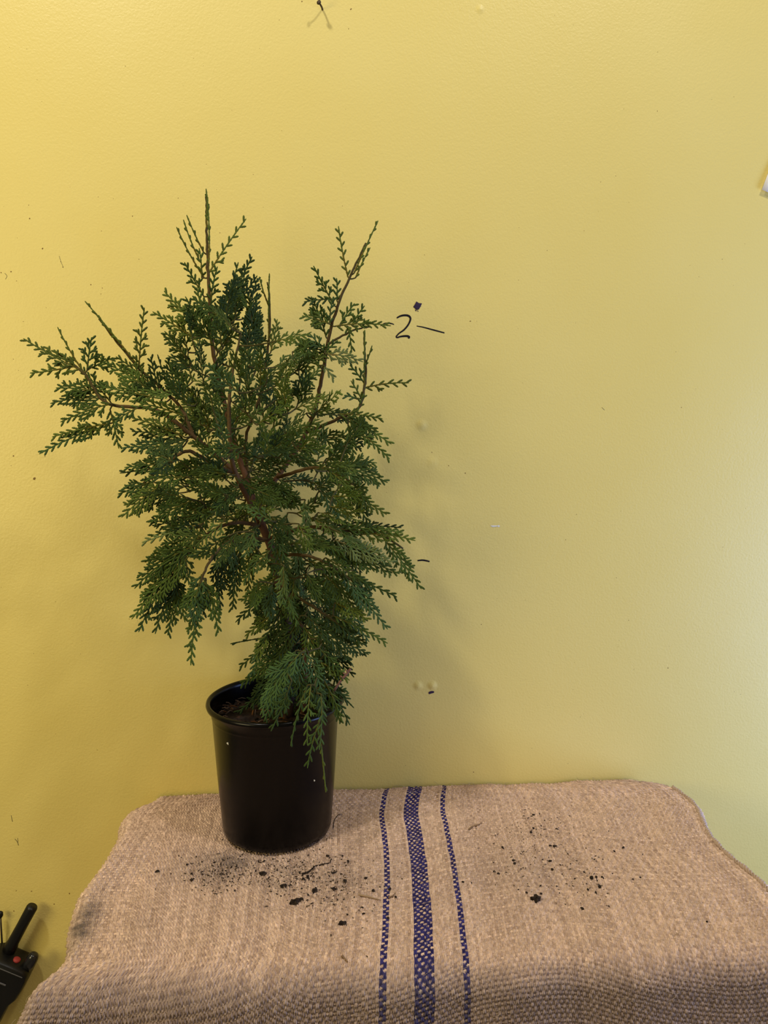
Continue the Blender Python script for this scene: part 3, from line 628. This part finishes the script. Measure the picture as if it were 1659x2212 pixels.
# interior of the crown
poly = np.array([(375, 770), (400, 690), (450, 640), (545, 620), (575, 700), (620, 720), (690, 725), (705, 820), (745, 880), (790, 920), (775, 1000), (770, 1110), (800, 1170), (740, 1260), (690, 1330), (560, 1350), (535, 1260), (470, 1240), (400, 1190), (340, 1130), (320, 1040), (345, 960), (340, 850)], float)
def inside(x, y):
    c = False; n = len(poly); j = n-1
    for i in range(n):
        if (poly[i, 1] > y) != (poly[j, 1] > y) and x < (poly[j, 0]-poly[i, 0])*(y-poly[i, 1])/(poly[j, 1]-poly[i, 1])+poly[i, 0]: c = not c
        j = i
    return c
cnt = 0
rf = random.Random(21)
pts_used = []
while cnt < 240:
    x, y = rf.uniform(300, 820), rf.uniform(610, 1360)
    if not inside(x, y): continue
    if any((x-a)**2+(y-b)**2 < 17**2 for a, b in pts_used[-240:]) and rf.random() < .8: continue
    pts_used.append((x, y)); dy = rf.uniform(-.11, .075)
    cx = 540+(y-900)*.08; out = (x-cx)/170
    ang = math.radians(-90+out*60+rf.uniform(-45, 45)) if y < 980 else math.radians(90-out*65+rf.uniform(-40, 40))
    if 960 < y < 1120: ang = math.radians(0 if out > 0 else 180)+rf.uniform(-.8, .8)
    L = rf.uniform(55, 100)
    x0, y0 = x-math.cos(ang)*L*.6, y-math.sin(ang)*L*.6; x1, y1 = x+math.cos(ang)*L*.4, y+math.sin(ang)*L*.4
    t_(x0, y0, x1, y1, rf.uniform(20, 31), dy*.8, rf.uniform(0, 1.1), 1, .05, None, 0, dy+rf.uniform(-.02, .01)); cnt += 1

low = [(560, 1270), (750, 1250), (790, 1370), (752, 1470), (722, 1530), (560, 1530), (528, 1450), (565, 1380)]
poly = np.array(low, float); cnt = 0; used = []
while cnt < 52:
    x, y = rf.uniform(520, 800), rf.uniform(1250, 1535)
    if not inside(x, y) or any((x-a)**2+(y-b)**2 < 19**2 for a, b in used): 
        if rf.random() < .97: continue
        if not inside(x, y): continue
    used.append((x, y)); out = (x-640)/110
    ang = math.radians(92-out*48+rf.uniform(-22, 22)); L = rf.uniform(60, 100)
    dy = rf.uniform(-.075, .05) if y < 1430 else rf.uniform(-.06, .02)
    t_(x-math.cos(ang)*L*.6, y-math.sin(ang)*L*.6, x+math.cos(ang)*L*.4, y+math.sin(ang)*L*.4, rf.uniform(18, 27), dy*.6, rf.uniform(0, .9), 1, .06, rf.choice([None, BL, DK, None]), 0, dy); cnt += 1
def nrm_(v): return v/np.linalg.norm(v)
# attach every spray to a stem
groups = {}
cand = []
for q, (x0, y0, x1, y1, w, dy, tilt, thin, sag, c, lt, dy2) in enumerate(T):
    p0 = Q(x0, y0, dy); p1 = Q(x1, y1, dy2 if dy2 is not None else dy-.006)
    cand.append((float(np.min(np.linalg.norm(allP-p0, axis=1))), q, p0, p1))
cand.sort(key=lambda a: a[0])
aP, aK, aR = [allP], [allK], [allR]
for d0, q, p0, p1 in cand:
    A_ = np.concatenate(aP); K_ = np.concatenate(aK); R_ = np.concatenate(aR)
    dd = p0-A_; dn = np.linalg.norm(dd, axis=1); cs = (dd@nrm_(p1-p0))/(dn+.004)
    sc = dn+np.clip(A_[:, 2]-p0[2], 0, 1)*.4+np.clip(.2-cs, 0, 2)*.008
    i = int(np.argmin(sc)); k = int(K_[i]); groups.setdefault(k, []).append((q, p0, p1, A_[i], R_[i]))
    ts = np.linspace(0, .55, 6)[:, None]; n_ = len(ts); aP.append(p0+(p1-p0)*ts); aK.append(np.full(n_, k)); aR.append(np.full(n_, .0010))
def stem_col(r, n): 
    t0 = np.clip((r-.0008)/.003, 0, 1)[:, None]; c = np.array([.065, .060, .018])*(1-t0)+bark1*t0
    t1 = np.clip((r-.003)/.003, 0, 1)[:, None]; return c*(1-t1)+bark2*t1
def tube_c(P, r, k=7):
    V, F = tube(P, r, k); return V, F, np.repeat(stem_col(np.asarray(r), len(P)), k, 0)
tag_names = {'trunk': 'trunk', 'left_stem': 'stem', 'right_stem': 'stem', 'middle_stem': 'stem', 'front_stem': 'stem', 'second_stem': 'stem', 'back_stem': 'stem'}
nfol = 0
for gi, k in enumerate(KN):
    P, r = PATH3[k]; mb = MB(); V, F, C = tube_c(P, r, 9); mb.add(V, F, C)
    items = groups.get(gi, [])
    for (q, p0, p1, b, rb_) in items:
        dist = np.linalg.norm(b-p0)
        if dist > .002:
            ax = nrm(p1-p0); mid = (b+p0)/2-ax*dist*.07+np.array([0, 0, -.03*dist])
            Pt = catmull([b, mid, p0, p0+ax*.002], 5); rt = np.linspace(min(.0010, rb_), .0007, len(Pt)); V, F, C = tube_c(Pt, rt, 5); mb.add(V, F, C)
    br = mb.build(tag_names.get(k, 'branch'), m_bark, plant)
    # split the foliage of a stem into sprays grouped by position, so each fan cluster is a part of its branch
    ncl = max(1, round(len(items)/6)); items.sort(key=lambda a: a[1][2])
    for ch in np.array_split(np.arange(len(items)), ncl):
        rb = Ribbons()
        for ii in ch:
            q, p0, p1, b_, r_ = items[ii]; x0, y0, x1, y1, w, dy, tilt, thin, sag, c, lt, dy2 = T[q]
            rg = random.Random(q*13+5); view = nrm(CAM-p0)
            tl_ = tilt*rg.choice([-1, 1]); ax = nrm(p1-p0); n = nrm(view+np.cross(ax, view)*math.tan(min(tl_, 1.2) if tl_ > 0 else max(tl_, -1.2))+np.array([rg.gauss(0, .12), 0, rg.gauss(0, .12)+.15]))
            spray(rb, p0, p1, w*PX, n, sag, thin, c, .05, rg, lt)
        res = rb.mesh()
        if res:
            V, F, C = res; nfol += len(F); mesh_np('foliage', V, F, m_fol, br, True, C)
print('foliage faces', nfol)
# dead reddish tip over the rim
mb = MB(); P = catmull([Q(722, 1492, -.055), Q(735, 1472, -.056), Q(747, 1458, -.057), Q(757, 1445, -.057)], 4); V, F = tube(P, [.0014]*len(P), 6); mb.add(V, F, (.20, .10, .07))
for a in (3, 6, 8, 10):
    V, F = tube([P[a], P[a]+np.array([.003*(1 if a % 2 else -1), -.001, .003])], [.0012, .0006], 5); mb.add(V, F, (.22, .11, .08))
tag(mb.build('dead_twig', m_bark, plant), 'reddish brown dead twig tip')

# ---------------------------------------------------------------- spilt earth
def rock(c, r, seed, fl=.6):
    rr = random.Random(seed); import bmesh
    bm = bmesh.new(); bmesh.ops.create_icosphere(bm, subdivisions=2 if r > .0022 else 1, radius=1.); V = []
    for v in bm.verts:
        k = 1+.85*noise.noise(Vector(v.co)*2.1+Vector((seed*3.1, seed*1.7, 0))); V.append((c[0]+v.co.x*r*k*rr_el(seed), c[1]+v.co.y*r*k, c[2]+v.co.z*r*k*fl))
    F = [tuple(v.index for v in f.verts) for f in bm.faces]; bm.free(); return V, F
def rr_el(s): return 1+.35*math.sin(s*12.9)
def on_cloth(px, py):
    p = atZ(px, py); z = cz(p[0], p[1]); p = atZ(px, py, z); return np.array([p[0], p[1], cz(p[0], p[1])])
clods = [(1158, 1942, 9, 'largest black soil clod on the burlap, right of the blue stripes', None), (637, 1951, 9, 'brown soil clod in front of the pot', None), (651, 1944, 4.5, 'small black soil clod touching the brown clod', None),
 (740, 1997, 6.5, 'olive brown soil clod, nearest to the front of those by the pot', None), (611, 1917, 6, 'round black soil clod left of the dark soil pile before the pot', None), (568, 1889, 6, 'black soil clod below the left side of the pot', None),
 (340, 1884, 4.5, 'lone black soil clod left of the pot, far from the others', None), (413, 1902, 4, 'small soil clod on the burlap left of the pot', 'a'), (414, 1889, 3.2, '', 'a'), (404, 1869, 3, '', 'a'), (507, 1925, 2.6, '', 'a'),
 (680, 1925, 7, 'ragged black soil clod amid the crumbs before the pot', None)]
near = [(655, 1902, 5), (665, 1897, 5), (721, 1925, 5), (752, 1863, 4.5), (790, 1898, 4.5), (745, 1904, 4.5), (640, 1837, 3.5), (708, 1850, 4), (807, 1925, 3.4), (782, 1962, 3.2), (785, 1972, 2.8), (605, 1937, 2.6), (577, 1932, 2.4), (577, 1944, 2.2), (665, 1934, 2.6), (750, 1977, 3), (842, 1924, 4), (855, 1939, 3.4), (838, 1985, 4), (765, 1940, 3), (672, 1893, 3), (740, 1850, 3)]
right = [(1086, 1833, 4.5), (1147, 1797, 4), (1152, 1790, 3), (1168, 1785, 3), (1198, 1830, 4.2), (1189, 1828, 3), (1109, 1859, 4), (1111, 1867, 3.2), (1076, 1888, 3), (1068, 1884, 2.8), (1188, 1861, 3.6), (1193, 1879, 3.2), (1215, 1890, 3.2), (1262, 1885, 3.6), (1278, 1899, 5.5), (1288, 1896, 4), (1301, 1899, 4.5), (1295, 1917, 5.5), (1270, 1922, 3.4), (1287, 1929, 3.4), (1346, 1832, 3.6), (1327, 1840, 3), (1258, 1964, 4), (1153, 1761, 3.4), (1383, 1896, 2.4), (1367, 1900, 2.2), (1137, 1930, 2.4), (1202, 1791, 2.4), (1169, 1931, 2.6), (1000, 1907, 3.4), (1018, 1908, 2.2), (1527, 1993, 2.8)]
for x, y, r in near: clods.append((x, y, r, 'small dark soil clod in the spill in front of the pot', 'n'))
for x, y, r in right: clods.append((x, y, r, 'small dark soil clod in the spill right of the blue stripes', 'r'))
GR = {'a': ('small soil clod on the burlap left of the pot', 'soil clods left of the pot'), 'n': ('small dark soil clod in the spill in front of the pot', 'soil clods in front of the pot'), 'r': ('small dark soil clod in the spill right of the blue stripes', 'soil clods right of the stripes')}
for i, (x, y, r, lab, g_) in enumerate(clods):
    p = on_cloth(x, y); rad = r*.00047; V, F = rock(p+np.array([0, 0, rad*.45]), rad, i+1, .7)
    o = mesh_np('soil_clod', V, F, m_crumb, None, False, None, p)
    own = {(1086, 1833): 'round black soil clod at the left end of the spill right of the stripes', (1147, 1797): 'black soil clod in the cluster highest up in the spill right of the stripes', (1198, 1830): 'round black soil clod midway between the stripes and the right edge of the spill',
      (1346, 1832): 'black soil clod farthest right and back in the spill right of the stripes', (1258, 1964): 'dull brown soil clod in front of the spill right of the stripes', (1527, 1993): 'lone dark speck of soil near the front right of the burlap', (1295, 1917): 'largest black clod of the cluster at the right end of the spill',
      (1000, 1907): 'black soil clod just right of the right blue stripe', (842, 1924): 'black soil clod touching the left blue stripe', (640, 1837): 'small dark soil clod right against the front of the pot', (721, 1925): 'black soil clod near the middle of the spill in front of the pot', (752, 1863): 'dark soil clod at the back right of the spill in front of the pot',
      (507, 1925): 'small soil clod left of the pot, nearest to the front', (404, 1869): 'small soil clod left of the pot, farthest back'}.get((x, y))
    if own: tag(o, own, 'soil', GR[g_][1])
    elif g_: tag(o, GR[g_][0], 'soil', GR[g_][1])
    else: tag(o, lab, 'soil')
def crumbs(name, label, spots, n, seed):
    rr = random.Random(seed); mb = MB()
    for k in range(n):
        x, y, sx, sy = rr.choice(spots); px, py = rr.gauss(x, sx), rr.gauss(y, sy)
        if py < 1740 or ((px-600)/118)**2+((py-1786)/56)**2 < 1.02: continue
        p = on_cloth(px, py); r = .00022+.00075*rr.random()**3.0; a = rr.random()*3.14; el = 1+rr.random()*2.2
        V = np.array([(1, 0, 0), (-1, 0, 0), (0, 1, 0), (0, -1, 0), (0, 0, .6), (0, 0, -.8)])*r*np.array([el, 1, 1])*(np.array([rr.uniform(.6, 1.3) for _ in range(6)])[:, None])
        ca_, sa_ = math.cos(a), math.sin(a); V = np.stack([V[:, 0]*ca_-V[:, 1]*sa_, V[:, 0]*sa_+V[:, 1]*ca_, V[:, 2]], 1)+p+np.array([0, 0, r*.5])
        mb.add(V, [(0, 2, 4), (2, 1, 4), (1, 3, 4), (3, 0, 4), (2, 0, 5), (1, 2, 5), (3, 1, 5), (0, 3, 5)])
    tag(mb.build(name, m_crumb, None, False, on_cloth(spots[0][0], spots[0][1])), label, 'soil', None, 'stuff')
crumbs('soil_crumbs', 'fine dark soil crumbs strewn in front of the black pot', [(700, 1900, 70, 38), (720, 1920, 55, 40), (500, 1868, 50, 26), (470, 1890, 40, 20), (640, 1885, 60, 22), (560, 1880, 60, 22)], 2300, 5)
crumbs('soil_crumbs', 'fine dark soil crumbs strewn right of the blue stripes', [(1130, 1870, 50, 45), (1180, 1840, 70, 42), (1270, 1905, 45, 26), (1150, 1790, 30, 18)], 800, 6)
def lying(name, pts, r, m, label, cat, lift=.0012):
    P = catmull([on_cloth(*p)+np.array([0, 0, lift]) for p in pts], 5); V, F = tube(P, np.linspace(r, r*.5, len(P)), 6)
    tag(mesh_np(name, V, F, m, None, True, None, P[0]), label, cat)
lying('root_fibre', [(652, 1890), (660, 1888), (667, 1885), (675, 1878), (681, 1873), (690, 1871), (700, 1868), (712, 1866), (714, 1861), (717, 1856)], .0009, m_crumb, 'thin black root lying on the burlap before the pot', 'root')
lying('root_fibre', [(716, 1888), (722, 1886), (728, 1882)], .0008, m_crumb, 'short black root right of the long root before the pot', 'root')
lying('root_fibre', [(720, 1790), (722, 1776), (730, 1764), (738, 1762), (741, 1764)], .0005, m_crumb, 'wiry dark root poking out at the right of the pot base', 'root', .002)
lying('straw_fragment', [(1013, 1794), (1020, 1788), (1032, 1784), (1040, 1779)], .0011, m_straw, 'thin brown straw fragment right of the blue stripes', 'straw')
lying('straw_fragment', [(775, 1935), (795, 1939), (822, 1946)], .0012, mat('pale_straw', (.36, .25, .16), .9), 'pale straw fragment touching the left blue stripe', 'straw')
lying('straw_fragment', [(840, 1941), (848, 1938), (854, 1931)], .0010, m_straw, 'brown straw fragment between the left and middle blue stripes', 'straw')
lying('leaf_scrap', [(739, 2134), (745, 2137), (751, 2143)], .0012, m_straw, 'brown leaf scrap on the front fold of the burlap', 'leaf scrap')

# ---------------------------------------------------------------- walkie talkie
rad_o = atY(20, 2140, WALL_Y-.03)
TH = math.radians(28); ux = np.array([math.cos(TH), 0, -math.sin(TH)]); uz = np.array([math.sin(TH), 0, math.cos(TH)]); uy = np.array([0, 1., 0])
O = atY(31, 2066, WALL_Y-.024)               # middle of the top face
wt = empty('walkie_talkie', O-uz*.10); tag(wt, 'black walkie-talkie with stubby antenna and red button on the wall at the lower left', 'walkie-talkie')
def loc(x, y, z): return O+ux*x+uy*y+uz*z
def L2W(V): V = np.asarray(V, float); return O+V[:, :1]*ux+V[:, 1:2]*uy+V[:, 2:3]*uz
# body: rounded outline lofted in depth
prof_r = [(-.027, -.004), (-.020, .0), (.020, -.0005), (.026, -.004), (.0285, -.012), (.029, -.026), (.028, -.040), (.0235, -.050), (.0225, -.060), (.0225, -.100), (.0215, -.106), (-.0215, -.106), (-.0225, -.100), (-.0225, -.060), (-.0235, -.050), (-.028, -.040), (-.029, -.026), (-.0285, -.012)]
mb = MB(); V = []; K = len(prof_r)
for y, s in ((-.019, .90), (-.017, .965), (-.012, 1.), (.014, 1.), (.018, .93)):
    for x, z in prof_r: V.append((x*s, y, (z+.05)*(.5+.5*s)-.05 if s < 1 else z))
F = [(i*K+j, i*K+(j+1) % K, (i+1)*K+(j+1) % K, (i+1)*K+j) for i in range(4) for j in range(K)]+[tuple(range(K))[::-1], tuple(4*K+j for j in range(K))]
mb.add(L2W(V), F); mb.build('body', m_radio, wt)
P = [loc(-.010, .006, -.004), loc(-.010, .006, .008), loc(-.010, .006, .012), loc(-.0095, .006, .040), loc(-.009, .006, .066), loc(-.009, .006, .068)]
V, F = tube(P, [.0082, .0082, .0072, .0068, .0070, .0062], 24); mesh_np('antenna', V, F, m_radio, wt)
P = [loc(.0215, -.004, -.006), loc(.0215, -.004, .004), loc(.0215, -.004, .012), loc(.0215, -.004, .016), loc(.0215, -.004, .018)]
V, F = tube(P, [.0076, .0076, .0072, .0058, .0032], 20); mesh_np('knob', V, F, m_radiog, wt)
P = [loc(.0050, -.004, -.002), loc(.0050, -.004, .0015), loc(.0050, -.004, .0024)]
V, F = tube(P, [.0046, .0046, .0034], 18); tag(mesh_np('button', V, F, m_red, wt), 'round red button on top')
V, F = bevel_box(.044, .0016, .0014, .0004); mesh_np('trim_strip', L2W(V+np.array([0, -.0185, -.0065])), F, m_greyp, wt)
mb = MB()
for k in range(3):
    V, F = bevel_box(.016-.003*k, .0014, .0020, .0005); mb.add(L2W(V+np.array([.0-.004*k, -.0195, -.024-.009*k])), F)
tag(mb.build('grille', m_greyp, wt), 'grey slots on the front')
V, F = bevel_box(.016, .006, .05, .002); mesh_np('belt_clip', L2W(V+np.array([0, .0205, -.04])), F, m_radio, wt)
# thin rod beside it
A0 = atY(5, 2048, WALL_Y-.006); B0 = atY(1, 1978, WALL_Y-.010)
rd = empty('metal_pin', A0); tag(rd, 'thin dark metal pin with a round head on the wall left of the antenna', 'pin')
V, F = tube([A0+np.array([0, .007, -.004]), A0, B0], [.0011, .0011, .0011], 10); mesh_np('shank', V, F, m_metal, rd)
V, F = tube([B0-np.array([0, 0, .003]), B0, B0+np.array([0, 0, .004]), B0+np.array([0, 0, .006])], [.0016, .0034, .0034, .0014], 14); mesh_np('head', V, F, m_radio, rd)
